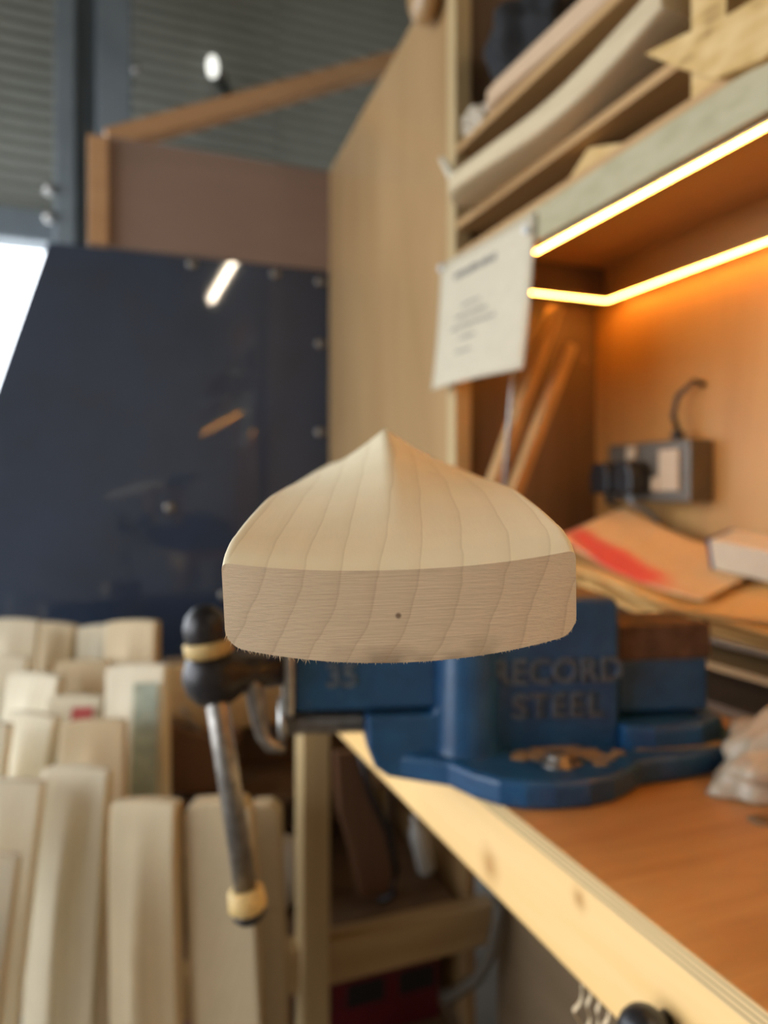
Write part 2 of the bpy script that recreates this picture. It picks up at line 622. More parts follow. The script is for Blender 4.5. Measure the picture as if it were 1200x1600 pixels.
# partition behind: glossy navy sheet with plywood fascia over it
PY = 2.05
pts = [onY(515, 425, PY), onY(75, 378, PY), onY(0, 592, PY), onY(-70, 800, PY)]
poly = [(p.x, p.z) for p in pts] + [(pts[3].x - .05, 0.0), (pts[0].x, 0.0)]
panel = thing('glossy_wall_sheet', 'glossy dark navy sheet screwed up under the plywood fascia, its free edge cut slanting', 'panel', (.2, PY, 0))
MB().prism(poly, PY, PY + .018, 'y').build('sheet', 'navy_panel', panel, bevel=.003)
for u, v in ((300, 412), (500, 440), (500, 537), (500, 675), (265, 793), (430, 428), (350, 930)):
    p = onY(u, v, PY)
    MB().lathe((p.x, PY + .001, p.z), (0, -1, 0), [(0, .014), (.003, .014), (.007, .009), (.0085, .002)], 14).build('screw_cap', 'dull_steel', panel)

fx0, fx1 = onY(168, 300, PY).x, onY(516, 300, PY).x
fz0, fz1 = pts[0].z + .002, onY(510, 268, PY).z
fas = thing('plywood_fascia', 'pinkish brown plywood board above the dark navy sheet', 'board', (fx0, PY, fz0))
MB().box(fx0, fx1, PY + .0, PY + .018, fz0, fz1).build('board', 'pink_ply', fas)
ex = onY(137, 300, PY - .02).x
MB().box(ex, fx0 + .002, PY - .02, PY + .03, fz0, fz1 - .01).build('end_batten', 'beam', fas, bevel=.003)
for u, v in ((330, 300), (480, 300)):
    pass
# diagonal rafter
ra, rb = onY(168, 222, PY + .05), onY(640, 92, PY + .05)
raf = MB().bar(ra, rb, .05, .062, (0, 1, 0)).build('rafter_brace', 'beam', bevel=.004, origin=ra)
tag(raf, 'sloping timber brace rising from the plywood fascia across the corrugated cladding', 'timber')
# post that carries the partition corner (behind the tan wall)
WX = .623
# tan plywood partition wall, its top edge bowed
top = [onX(516, 265, WX), onX(545, 214, WX), onX(575, 160, WX), onX(605, 108, WX), onX(630, 62, WX), onX(655, 16, WX), onX(690, -40, WX)]
poly = [(p.y, p.z) for p in top]
poly[0] = (PY - .002, poly[0][1])
poly += [(1.19, poly[-1][1] + .02), (1.19, .0), (PY - .002, .0)]
wt = MB().prism(poly, WX, WX + .015, 'x').build('wall_partition', 'tan_ply')
struct(wt, 'tan plywood partition between the dark navy sheet and the shelf post')

# back wall of the bench bay
BX = .885
struct(MB().box(BX, BX + .018, -1.2, 1.20, 0, 2.3).build('wall_bay', 'back_ply'), 'plywood back of the bench bay')

# ================================================================== SHELF UNIT OVER THE BENCH
SX = .58
su = thing('shelf_unit', 'timber shelf unit with warm light strips under its lowest shelf, above the bench', 'shelf unit', (SX, 1.15, .90))
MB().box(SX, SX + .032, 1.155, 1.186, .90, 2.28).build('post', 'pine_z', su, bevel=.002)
MB().box(SX + .032, BX, 1.165, 1.186, .90, 2.28).build('side_panel', 'dark_wood', su)
Zb0, Zb1 = H + .353, H + .402
bm = MB().box(SX, SX + .03, -.6, 1.155, Zb0, Zb1).build('front_rail', 'pine_green', su, bevel=.002)
for u, v in ((1115, 167), (1133, 174)):
    p = onX(u, v, SX)
    MB().lathe((SX + .001, p.y, p.z), (-1, 0, 0), [(0, .0048), (.0012, .0048), (.0016, .001)], 10).build('screw', 'black_iron', bm)
MB().box(SX + .004, BX, -.6, 1.165, Zb1, Zb1 + .012).build('shelf', 'shelf_ply', su)
MB().box(BX - .025, BX, -.6, 1.165, Zb0 - .005, Zb1).build('back_rail', 'shelf_ply', su)
MB().box(SX + .032, BX - .025, 1.105, 1.165, Zb0, Zb1).build('cross_rail', 'dark_wood', su)
for z in (.455, .588):
    MB().box(SX + .003, BX, -.6, 1.165, H + z, H + z + .013).build('shelf', 'shelf_ply', su)
p0, p1 = onX(1073, 100, SX), onX(1127, 100, SX)
MB().box(SX + .006, SX + .20, p1.y, p0.y, Zb1 + .012, H + .455).build('divider', 'osb', su)
MB().box(SX + .006, SX + .20, p1.y, p0.y, H + .468, H + .588).build('divider', 'osb', su)


# warm LED strips: tape with diodes
def led_strip(segs, name, label):
    t = thing(name, label, 'light strip', segs[0][0], group=None)
    tape, dio = MB(), MB()
    for a, b, inward in segs:
        a, b = Vector(a), Vector(b)
        L = (b - a).length
        d = (b - a) / L
        w = Vector(inward).normalized()
        n = int(L / .0042)
        tape.bar(a + Vector((0, 0, .0035)), b + Vector((0, 0, .0035)), .010, .002)
        side = d.cross(Vector((0, 0, 1)))
        for i in range(n):
            c = a + d * ((i + .5) * L / n)
            dio.bar(c - d * .0013 + Vector((0, 0, .0018)), c + d * .0013 + Vector((0, 0, .0018)), .0056, .0024)
    tape.build('tape', 'led_tape', t)
    o = dio.build('diodes', 'led', t)
    o['kind'] = 'stuff'
    return t


Zl = H + .345
led_strip([((SX + .015, .924, Zl), (SX + .015, -.55, Zl), (1, 0, 0))], 'led_strip', 'glowing warm light strip under the front rail of the shelf unit')
led_strip([((.695, 1.095, Zl - .006), (.855, 1.095, Zl - .006), (0, -1, 0)), ((.855, 1.095, Zl - .006), (.855, -.55, Zl - .006), (-1, 0, 0))],
          'led_strip', 'glowing warm light strip running round the inner corner of the bench bay')

# ------------------------------------------------------------------ the ceiling tube whose reflection shows in the navy sheet
for x, y, lab in ((.83, -1.28, 'fluorescent batten hung over the bench wall, mirrored in the navy sheet'),):
    z = 2.67
    t = thing('tube_light_offscreen', lab, 'lamp', (x, y, z))
    MB().box(x - .03, x + .03, y - .60, y + .60, z + .02, z + .07).build('batten', 'white', t, bevel=.004)
    MB().tube([(x, y - .57, z), (x, y + .57, z)], .013, 14).build('tube', 'tube', t)
    for e in (-1, 1):
        MB().box(x - .015, x + .015, y + e * .585 - .015, y + e * .585 + .015, z - .016, z + .02).build('lamp_holder', 'white', t)
        MB().tube([(x, y + e * .4, z + .07), (x, y + e * .4, 5.0)], .002, 6).build('wire', 'black_iron', t)

# small flood lamp on the cladding
p = onY(332, 104, END_Y - .15)
fl = thing('flood_lamp', 'small white faced flood lamp on a black arm, fixed to the corrugated cladding', 'lamp', (p.x, END_Y, p.z))
MB().ball(p, .055, 14, .62, .5, 1.25).build('lens', 'lamp_glass', fl)
q = onY(357, 150, END_Y - .03)
MB().tube([(p.x, p.y + .02, p.z - .02), (q.x - .03, q.y - .05, q.z + .03), (q.x, END_Y - .002, q.z)], .028, 10).build('arm', 'black', fl)
MB().ball(((p.x + q.x) / 2 - .0, p.y - .0, (p.z + q.z) / 2), .03, 12).build('sensor', 'grey_metal', fl)

# ================================================================== THE BENCH
BEX, BZ = .322, H - .27        # front edge and top of the bench
wk = thing('workbench', 'plywood topped workbench with a pale pine front rail', 'workbench', (.6, .4, 0))
PT = .0142
o = MB().box(BEX, BX, -.45, 1.15, BZ - PT, BZ - .0006).build('top_edge', 'ply_edge', wk)
MB().box(BEX + .0008, BX, -.45, 1.1495, BZ - .0006, BZ).build('top', 'bench_ply', wk)
kp = [onX(u, v, BEX + .002) for u, v in ((765, 1352), (905, 1405))]
add_knots(M['pine'], [(p.x - .6, p.y - .4, p.z, r) for p, r in zip(kp, (.012, .0065))])
MB().box(BEX + .002, BEX + .046, -.45, 1.13, BZ - PT - .072, BZ - PT).build('front_rail', 'pine', wk, bevel=.002)
MB().box(.66, .678, -.45, 1.148, .0, BZ - PT).build('inner_panel', 'grey_wood', wk)
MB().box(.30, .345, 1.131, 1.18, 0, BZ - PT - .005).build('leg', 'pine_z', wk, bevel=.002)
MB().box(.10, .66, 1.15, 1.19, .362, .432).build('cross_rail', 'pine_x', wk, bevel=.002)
MB().box(.36, .60, .05, 1.13, .10, .12).build('bottom_shelf', 'grey_wood', wk)
MB().box(.36, .40, .05, .09, 0, BZ - PT - .072).build('leg', 'pine_z', wk, bevel=.002)

# black knob in front of the rail
p = W(1006, 1612, .440)
kn = thing('clamp_knob', 'rounded black knob sticking out from the pine front rail', 'knob', (BEX + .002, p.y, p.z))
MB().ball(p, .0155, 18, 1, 1, .95).build('grip', 'black', kn)
MB().tube([p, (BEX + .003, p.y + .003, p.z)], .006, 10).build('shaft', 'black_iron', kn)


# ================================================================== CRICKET BAT IN THE VISE
def interp(t, tab):
    for (a, va), (b, vb) in zip(tab, tab[1:]):
        if t <= b:
            k = (t - a) / (b - a)
            return va + (vb - va) * max(0, k)
    return tab[-1][1]


def smooth_tab(t, tab, w=.012):
    return sum(interp(max(tab[0][0], t + k * w), tab) for k in (-1, -.5, 0, .5, 1)) / 5


def bat_blade(L=.56, width=.054, spine=1.0, bow=.0035, nt_=72, nx=44, rocker=0.0, round_toe=False):
    """blade along +y from the toe, playing face down; returns MB (mat 0 back/edges, 1 toe end)"""
    E = [(0, .0255), (.004, .0285), (.014, .0312), (.046, .0338), (.098, .0360), (.13, .0352), (.16, .0345), (.19, .0333), (.25, .0318), (.33, .030), (.44, .027), (.56, .024)]
    S = [(0, .0256), (.004, .0290), (.014, .0322), (.05, .0392), (.1, .0478), (.15, .0548), (.2, .0598), (.25, .0617), (.35, .058), (.45, .050), (.56, .040)]
    rows = [L * (i / nt_) ** 1.7 for i in range(nt_ + 1)]
    cols = [math.sin(math.pi / 2 * (-1 + 2 * i / nx)) for i in range(nx + 1)]
    Rt, Rb = .0022, .0055
    rings_t, rings_b = [], []
    for t in rows:
        k = t / L * .56
        e, h = smooth_tab(k, E, .002 if k < .02 else .012), smooth_tab(k, S, .002 if k < .02 else .012)
        e *= 1.0
        h = e + (h - e) * spine
        w = width
        if k > .50:
            w = width * (1 - .55 * ((k - .50) / .06) ** 2)
        rt, rb = [], []
        for c in cols:
            x = c * w
            r = abs(c)
            g = (1 - r) ** 1.4
            zt = e + (h - e) * g - bow * (1 - r * r) * max(0, 1 - k / .25)
            zb = -bow * 1.7 * (1 - r * r)
            a = max(0, abs(x) - (w - Rt))
            zt -= Rt - math.sqrt(max(0, Rt * Rt - a * a))
            a = max(0, abs(x) - (w - Rb))
            zb += Rb - math.sqrt(max(0, Rb * Rb - a * a))
            bul = .004 * r ** 2.5 * max(0, 1 - k / .10)
            if round_toe:
                bul = .03 * r ** 3 * max(0, 1 - k / .10)
            rz = rocker * max(0, (.30 - k) / .30) ** 2
            rt.append((x, t + bul, zt + rz))
            rb.append((x, t + bul, zb + rz))
        rings_t.append(rt)
        rings_b.append(rb)
    b = MB()
    n = nx + 1
    vs = [p for r in rings_t for p in r] + [p for r in rings_b for p in r]
    o = len(rows) * n
    fs = []
    for i in range(len(rows) - 1):
        for j in range(nx):
            a = i * n + j
            fs.append((a, a + 1, a + n + 1, a + n))
            fs.append((o + a, o + a + n, o + a + n + 1, o + a + 1))
        a = i * n
        fs.append((a, a + n, o + a + n, o + a))
        a = i * n + nx
        fs.append((a, o + a, o + a + n, a + n))
    b.add(vs, fs, 0, True)
    for i, mi, rev in ((0, 1, False), (len(rows) - 1, 0, True)):
        vs = list(rings_t[i]) + list(rings_b[i])
        fs = [(j, n + j, n + j + 1, j + 1) if not rev else (j, j + 1, n + j + 1, n + j) for j in range(nx)]
        b.add(vs, fs, mi, False)
    return b, rings_t[0], rings_b[0]


TOE_D = .2225
toe_c = c2r((628 - CX) / F * TOE_D + .0000, TOE_D, -.0465)
bat = thing('cricket_bat', 'unfinished pale willow cricket bat held toe first in the blue vise', 'cricket bat', toe_c,
            (math.radians(5.5), math.radians(-1.7), -YAW + math.radians(.4)))
bat.rotation_mode = 'XYZ'
bat.rotation_euler = (Matrix.Rotation(-YAW + math.radians(.6), 3, 'Z') @ Matrix.Rotation(math.radians(5.5), 3, 'X')
                      @ Matrix.Rotation(math.radians(-2.0), 3, 'Y')).to_euler('XYZ')
bb, rt0, rb0 = bat_blade()
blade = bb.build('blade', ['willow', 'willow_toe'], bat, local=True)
hb = MB()
hb.lathe((0, .50, .022), (0, 1, 0), [(0, .008), (.03, .016), (.06, .0175), (.12, .0165), (.30, .016), (.338, .0165), (.342, .012)], 20)
hd = hb.build('handle', 'cane', bat, local=True)
tw = MB()
for i in range(26):
    y = .585 + i * .0095
    tw.lathe((0, y, .022), (0, 1, 0), [(0, .0168), (.002, .0182), (.006, .0182), (.008, .0168)], 18)
tw.build('binding', 'twine', hd, local=True)
rnd = random.Random(4)
fb = MB()
for i in range(260):
    k = rnd.random()
    k = k ** .8
    j = k * 43.0
    j0 = int(j)
    a, c = Vector(rb0[j0]), Vector(rb0[j0 + 1])
    p = a.lerp(c, j - j0) + Vector((0, .0002, .0004))
    ln = rnd.uniform(.0004, .0014) * (1.7 if k < .35 else .9)
    d = Vector((rnd.uniform(-.6, .6), rnd.uniform(-.3, .3), -1)).normalized()
    w = .00014
    fb.add([p + Vector((-w, 0, 0)), p + Vector((w, 0, 0)), p + Vector((0, w, 0)), p + d * ln], [(0, 1, 3), (1, 2, 3), (2, 0, 3)])
fo = fb.build('splinter_fringe', 'fibre', bat, local=True)
fo['kind'] = 'stuff'
tag(fo, 'fine splintered fibres along the lower toe edge', kind='stuff')

# ================================================================== THE VISE
VA = math.radians(7)
vo = c2r(0, .73, -.27)
vise = thing('bench_vise', 'blue enamelled steel bench vise bolted to the bench corner, gripping the bat', 'vise', vo, (0, 0, -YAW + VA))


def V(u, v, d):
    """photo ray at lens distance d -> vise frame"""
    x, y, z = (u - CX) / F * d, d, (CY - v) / F * d
    x, y = x, y - .73
    c, s = math.cos(VA), math.sin(VA)
    return Vector((x * c + y * s, -x * s + y * c, z + .27))


body = MB()
body.prism([(-.021, .060), (-.021, .030), (-.014, .012), (-.002, .003), (.012, 0), (.223, 0), (.223, .160), (.217, .1665), (.078, .1665), (.078, .122),
            (.062, .114), (.048, .098), (.044, .066), (.040, .060)], -.048, .048, 'y')
body_o = body.build('fixed_jaw', 'blue', vise, local=True, bevel=.005, seg=3)
# rounded neck column
MB().lathe((.074, -.036, .004), (0, 0, 1), [(0, .040), (.01, .034), (.03, .031), (.128, .030), (.136, .027), (.142, .018)], 28).build('neck_column', 'blue', body_o, local=True)
# foot plate with bolt lobes
near = [(.004, -.045), (.05, -.070), (.066, -.098), (.0842, -.1164), (.105, -.126), (.13, -.1295), (.16, -.128), (.185, -.120), (.206, -.106), (.2228, -.0915), (.243, -.086), (.2636, -.0834), (.30, -.074), (.335, -.060), (.352, -.042), (.358, -.02)]
far = [(x, -y) for x, y in reversed(near)]
foot = MB().prism(near + far, 0, .024, 'z').build('foot', 'blue', vise, local=True, bevel=.005, seg=3)
for bxy in ((.1465, -.0875), (.1465, .0875), (.318, -.005)):
    MB().lathe((bxy[0], bxy[1], .022), (0, 0, 1), [(0, .0155), (.0035, .0155), (.004, .011), (.010, .011), (.012, .008)], 18).build('bolt', 'dull_steel', foot, local=True)
# sawdust settled on the foot and jaw tops
du = MB()
rnd = random.Random(9)
inset = [(.155 + (x - .155) * .80, -.048 if False else -.080 + (y + .080) * .72) for x, y in near if .06 < x < .23]
for k in range(46):
    a_, q_ = rnd.uniform(0, 6.28), rnd.random() ** .6
    cx_, cy_ = .158 + .058 * q_ * math.cos(a_), -.070 + .026 * q_ * math.sin(a_)
    rr_ = rnd.uniform(.004, .011)
    du.prism([(cx_ + rr_ * rnd.uniform(.6, 1.2) * math.cos(b_ * .7), min(-.0485, cy_ + rr_ * rnd.uniform(.5, 1.0) * math.sin(b_ * .7))) for b_ in range(9)], .0241, .0244 + rnd.uniform(.0002, .0012), 'z')
du.box(.232, .325, -.066, -.052, .0241, .0254)
du.box(.095, .214, -.042, .042, .1666, .1674)
o = du.build('sawdust', 'dust', vise, local=True)
o['kind'] = 'stuff'
# rear block with its rusty plate
rb_ = MB().box(.228, .322, -.034, .034, .050, .102).build('rear_slide', 'blue', vise, local=True, bevel=.003)
MB().box(.226, .324, -.036, .036, .102, .1365).build('rear_plate', 'rust_steel', rb_, local=True, bevel=.002)
MB().prism([(.222, -.06), (.25, -.066), (.30, -.062), (.332, -.045), (.338, 0), (.332, .045), (.30, .062), (.222, .06)], .0, .046, 'z').build('pedestal', 'blue', vise, local=True, bevel=.005)
# moving jaw with slide
mj = MB()
mj.prism([(-.088, .064), (.058, .064), (.062, .085), (.076, .1125), (-.064, .1125), (-.064, .1665), (-.084, .1665), (-.088, .160)], -.040, .040, 'y')
mj_o = mj.build('moving_jaw', 'blue', vise, local=True, bevel=.003)
MB().box(-.0998, -.0885, -.043, .043, .060, .128).build('front_plate', 'steel', mj_o, local=True, bevel=.003)
# wooden cheeks that take the bat
bpy.context.view_layer.update()
to_vise = vise.matrix_world.inverted() @ bat.matrix_world


def bat_edge(side, ly):
    a_, b_ = to_vise @ Vector((side * .0536, .40, .012)), to_vise @ Vector((side * .0536, .50, .012))
    return a_.x + (b_.x - a_.x) * (ly - a_.y) / (b_.y - a_.y)


for side, xo in ((-1, -.0642), (1, .0782)):
    yn, yf = -.05, .045
    MB().prism([(xo, yn), (bat_edge(side, yn), yn), (bat_edge(side, yf), yf), (xo, yf)], .115, .284, 'z').build('jaw_cheek', 'shelf_ply', vise, local=True, bevel=.001)
# screw, quick release, boss
th = [(0, .0115)]
x = 0
while x < .082:
    th += [(x + .0004, .0115), (x + .0011, .0142), (x + .0019, .0142), (x + .0026, .0115)]
    x += .0027
MB().lathe((-.100, 0, .044), (1, 0, 0), th, 20).build('screw', 'dull_steel', vise, local=True)
MB().lathe((-.104, 0, .046), (1, 0, 0), [(0, .012), (.001, .021), (.007, .021), (.008, .012)], 22).build('collar', 'steel', vise, local=True)
hd_c = V(342, 1056, .655)
nk = V(445, 1046, .672)
boss = MB().lathe(hd_c + Vector((-.004, 0, 0)), (nk - hd_c), [(-.0275, .004), (-.024, .015), (-.015, .0245), (0, .0285), (.014, .0245), (.024, .0175), (.034, .0150), (.060, .0145)], 26).build('screw_head', 'black_iron', vise, local=True)
qr = MB()
qr.tube([V(392, 1052, .66), V(398, 1080, .66), V(404, 1120, .66), V(412, 1150, .66), V(422, 1164, .66), V(445, 1168, .662)], [.011, .009, .0075, .007, .0065, .006], 12)
qr.build('release_lever', 'dull_steel', vise, local=True)
# tommy bar with rubber rings
ta, tb = V(322, 985, .645), V(387, 1412, .645)
dirn = (tb - ta).normalized()
bar = MB().tube([ta, tb], .0098, 18).build('tommy_bar', 'dull_steel', vise, local=True)
MB().lathe(ta, -dirn, [(-.014, .0135), (-.010, .019), (.004, .0195), (.014, .016), (.021, .008), (.0225, .002)], 20).build('bar_end', 'black_iron', bar, local=True)
MB().lathe(ta, dirn, [(.008, .016), (.010, .0215), (.020, .0215), (.023, .016)], 20).build('rubber_ring', 'rubber', bar, local=True)
MB().lathe(tb, dirn, [(-.014, .0115), (-.012, .0155), (.002, .017), (.007, .013)], 20).build('rubber_ring', 'rubber', bar, local=True)
MB().lathe(tb, dirn, [(.004, .014), (.010, .0145), (.015, .010), (.017, .003)], 20).build('bar_end', 'black_iron', bar, local=True)
# cast lettering
text_mesh('lettering', 'RECORD', .0325, .0020, 'worn_blue', body_o, (.160, -.0486, .0865), (math.pi / 2, 0, 0), 1.0, 1.02, .0006)
text_mesh('lettering', 'STEEL', .0325, .0020, 'worn_blue', body_o, (.160, -.0486, .0535), (math.pi / 2, 0, 0), 1.0, 1.1, .0006)
text_mesh('lettering', '35', .030, .0020, 'worn_blue', mj_o, (-.045, -.0406, .087), (math.pi / 2, 0, 0), 1.0, 1.02, .0006)

# ================================================================== NOTICE ON THE SHELF RAIL
nt_ = thing('paper_notice', 'white paper notice with faded print pinned to the shelf front rail', 'notice', onX(760, 372, SX - .003))
a_, b_, c_, d_ = onX(689, 415, SX - .004), onX(836, 331, SX - .004), onX(829, 577, SX - .006), onX(692, 611, SX - .006)
sh = MB()
vs, fs = [], []
nn = 14
for j in range(nn + 1):
    for i in range(nn + 1):
        s_, t_ = i / nn, j / nn
        p = a_.lerp(b_, s_).lerp(d_.lerp(c_, s_), t_)
        p.x -= .012 * math.sin(math.pi * s_) * t_ + .012 * t_ * t_ + .010 * (1 - s_) * t_
        vs.append(p)
for j in range(nn):
    for i in range(nn):
        k = j * (nn + 1) + i
        fs.append((k, k + 1, k + nn + 2, k + nn + 1))
sh.add(vs, fs, 0, True)
so = sh.build('sheet', 'paper', nt_)
sd = so.modifiers.new('thickness', 'SOLIDIFY')
sd.thickness = .0004


def sheet_pt(s_, t_):
    p = a_.lerp(b_, s_).lerp(d_.lerp(c_, s_), t_)
    p.x -= .012 * math.sin(math.pi * s_) * t_ + .012 * t_ * t_ + .010 * (1 - s_) * t_ + .0008
    return p


rnd = random.Random(2)
for ln, (t_, s0, s1, hh, wd) in enumerate(((.17, .20, .66, .040, .022), (.42, .32, .52, .016, .016), (.50, .26, .60, .018, .018), (.58, .22, .70, .018, .018),
                                            (.67, .34, .52, .016, .018), (.77, .32, .50, .016, .018))):
    ink = MB()
    s_ = s0
    while s_ < s1:
        w = rnd.uniform(.5, 1.1) * wd
        h0 = hh * rnd.uniform(.7, 1.1)
        ink.add([sheet_pt(s_, t_ - h0), sheet_pt(s_ + w, t_ - h0), sheet_pt(s_ + w, t_ + hh * .35), sheet_pt(s_, t_ + hh * .35)], [(0, 1, 2, 3)])
        s_ += w + .010
    ink.build('print_line', 'ink', nt_)
for s_, t_ in ((.035, .035), (.955, .10)):
    p = sheet_pt(s_, t_)
    MB().lathe(p + Vector((.001, 0, 0)), (-1, 0, 0), [(0, .007), (.004, .006), (.007, .0075), (.009, .005), (.0095, .001)], 14).build('push_pin', 'white', nt_)


# ================================================================== BATS: SHARED BUILDER
def make_bat(label, mat, loc, rot, group=None, L=.56, sticker=None, handle=True, mesh=None, round_toe=False, name='cricket_bat', rocker=0.0, width=.054):
    t = thing(name, label, 'cricket bat', loc, rot, group)
    key = (mat, L, round_toe, rocker, width)
    if key not in CACHE:
        b, _, _ = bat_blade(L, width, 1.0, .002, 24, 16, rocker, round_toe)
        me = b.mesh('blade')
        me.materials.append(M[mat])
        me.materials.append(M[mat])
        CACHE[key] = me
    o = bpy.data.objects.new('blade', CACHE[key])
    col.objects.link(o)
    o.parent = t
    if handle:
        if 'h' not in CACHE:
            hbm = MB().lathe((0, .50, .022), (0, 1, 0), [(0, .008), (.03, .015), (.06, .0165), (.35, .0155), (.358, .012)], 14)
            me = hbm.mesh('handle')
            me.materials.append(M['cane'])
            CACHE['h'] = me
        o = bpy.data.objects.new('handle', CACHE['h'])
        col.objects.link(o)
        o.parent = t
    if sticker:
        s_mat, x0, x1, y0, y1 = sticker
        st = MB()
        n = 8
        vs, fs = [], []
        for i in range(n + 1):
            x = x0 + (x1 - x0) * i / n
            for y in (y0, y1):
                k = y / L * .56
                E = [(0, .0292), (.046, .0392), (.098, .0424), (.16, .0433), (.30, .042), (.44, .036), (.56, .028)]
                S = [(0, .0293), (.05, .0445), (.1, .0530), (.15, .0600), (.2, .0650), (.25, .0670), (.35, .0625), (.45, .0530), (.56, .0420)]
                e, h = interp(k, E), interp(k, S)
                vs.append((x, y, e + (h - e) * (1 - abs(x) / .054) ** 1.25 + .0035))
        for i in range(n):
            fs.append((2 * i, 2 * i + 2, 2 * i + 3, 2 * i + 1))
        st.add(vs, fs, 0, True)
        st.build('sticker', s_mat, t, local=True)
    return t


CACHE = {}


def stand(u, v, d, lean, side, spin, mat, label, group=None, sticker=None, L=.56, round_toe=False):
    """bat standing toe up: its toe centre at the photo point (u, v), lens distance d"""
    top_ = W(u, v, d)
    # local +y (toe->handle) must point down; back (+z) towards the viewer
    Rm = Matrix.Rotation(-YAW + math.radians(spin), 3, 'Z') @ Matrix.Rotation(math.radians(side), 3, 'Y') @ Matrix.Rotation(math.radians(-lean), 3, 'X')
    base = Matrix(((-1, 0, 0), (0, 0, -1), (0, -1, 0)))      # x->-x, y->-z, z->-y
    R = (Rm @ base)
    d3 = R @ Vector((0, 1, 0))
    sc = (top_.z - .004) / (-d3.z * .86)
    t = make_bat(label, mat, top_, R.to_euler('XYZ'), group, L, sticker, True, None, round_toe)
    t.scale = (sc, sc, sc)
    return t


G = 'bats standing toe up in the bundle'
LB = 'pale unvarnished cricket bat standing toe up in the crowded bundle before the dark sheet'
bundle = [
    # u, v, d, lean, side, spin, mat, sticker
    (22, 966, 1.65, 6, 3, 14, 'willow_pale', None), (94, 972, 1.73, 5, 2, -12, 'willow_warm', None), (164, 975, 1.72, 5, -1, 8, 'willow_pale', None),
    (214, 968, 1.60, 5, -2, -8, 'willow_warm', None),
    (6, 1022, 1.53, 7, 4, 12, 'willow_pale', None), (66, 1050, 1.43, 7, 3, -8, 'willow_pale', None), (134, 1030, 1.54, 6, 0, 8, 'willow_warm', None),
    (-28, 1125, 1.19, 7, 4, 8, 'willow_pale', None), (60, 1112, 1.29, 8, 4, -10, 'willow_pale', None), (152, 1122, 1.23, 7, -1, 8, 'willow_warm', None),
    (16, 1215, 1.02, 8, 4, 10, 'willow_pale', None), (128, 1195, 1.09, 8, 1, 0, 'willow_pale', None), (236, 1245, 1.02, 7, -4, -10, 'willow_warm', None),
    (-30, 1330, .88, 8, 5, 14, 'willow_pale', None),
]
for i, (u, v, d, lean, side, spin, mt, stk) in enumerate(bundle):
    row = ('in the back row against the dark sheet' if d > 1.6 else 'in the middle of the crowded bundle' if d > 1.2 else 'in the front row of the bundle')
    tone = 'pale cream' if mt == 'willow_pale' else 'warm tan'
    stand(u, v, d, lean, side, spin, mt, tone + ' cricket bat standing toe up ' + row, G, stk)
stand(222, 1036, 1.33, 6, -3, -6, 'willow_pale', 'pale cricket bat in the bundle with greenish teal smears down its back', G, ('teal', -.046, -.004, .03, .30))
stand(122, 1085, 1.38, 7, 1, 8, 'willow_pale', 'pale cricket bat in the bundle with a dull red sticker below its toe', G, ('red_sticker', -.04, .0, .02, .055))

# loose planks leaning beside the bundle
PL = 'plain tan willow cleft leaning behind the vise handle'
for (u, v, d, w, side, lab) in ((342, 1245, 1.02, .092, -4, 'wide plain tan willow cleft leaning behind the vise handle'),
                                (412, 1250, 1.10, .050, -3, 'narrow tan batten leaning between the wide cleft and the bench leg')):
    p = W(u, v, d)
    b = MB().prism([(-w / 2, 0), (w / 2, 0), (w / 2, p.z - .012), (w / 2 - .012, p.z), (-w / 2 + .012, p.z), (-w / 2, p.z - .012)], -.02, .02, 'y')
    o = b.build('willow_cleft', 'willow_warm', bevel=.004)
    o.rotation_euler = (math.radians(-6), math.radians(side), -YAW)
    # foot position so that the top meets the photo point
    Rm = o.rotation_euler.to_matrix()
    tp = Rm @ Vector((0, 0, p.z))
    o.location = (p.x - tp.x, p.y - tp.y, .004)
    tag(o, lab, 'timber')

# ================================================================== THINGS ON THE SHELVES
def lay_bat(a, b, z, mat, label, L, rocker=0.0, width=.054, roll=0.0, handle=False, name='cricket_bat'):
    """toe at a, other end at b (both room points)"""
    d = (b - a)
    yaw = math.atan2(-d.x, d.y)
    pitch = math.atan2(d.z, math.hypot(d.x, d.y))
    R = Matrix.Rotation(yaw, 3, 'Z') @ Matrix.Rotation(pitch, 3, 'X') @ Matrix.Rotation(roll, 3, 'Y')
    return make_bat(label, mat, a, R.to_euler('XYZ'), None, L, None, handle, None, False, name, rocker, width)


z1, z2 = H + .468, H + .601
a = Vector((.615, .635, z1 + .004))
b = Vector((.560, 1.095, z1 + .004))
lay_bat(a, b, z1, 'willow_warm', 'pale curved cricket bat blade lying on the middle shelf, its toe flaring up', .46, .05, .05, 0)
a = Vector((.640, .62, z2 + .004))
b = Vector((.612, 1.06, z2 + .004))
lay_bat(a, b, z2, 'willow_pink', 'pinkish cricket bat blade lying on the top shelf', .44, .012, .046, 0)
# splayed handle stub of the lower blade
p = onX(690, 248, .555)
sp = MB().tube([Vector((.565, 1.03, z1 + .035)), Vector((.556, 1.10, z1 + .04)), p], [.014, .010, .005], 10).build('cane_stub', 'willow_pale', origin=(.565, 1.03, z1 + .03))
tag(sp, 'thin pale cane stub with a red band poking out past the shelf post', 'cane stub')


def crumple(c, r, sx, sy, sz, seed, flat=None):
    rr = random.Random(seed)
    dirs = [(Vector((rr.gauss(0, 1), rr.gauss(0, 1), rr.gauss(0, 1))).normalized(), rr.uniform(2, 7), rr.uniform(0, 6)) for _ in range(9)]

    def fn(q):
        return 1 + .09 * sum(math.sin(k * q.dot(d) * 2 + ph) for d, k, ph in dirs) / 1.6
    b = MB().ball(c, r, 48, sx, sy, sz, 0, fn)
    if flat is not None:
        for p in b.v:
            p.z = max(p.z, flat)
    return b


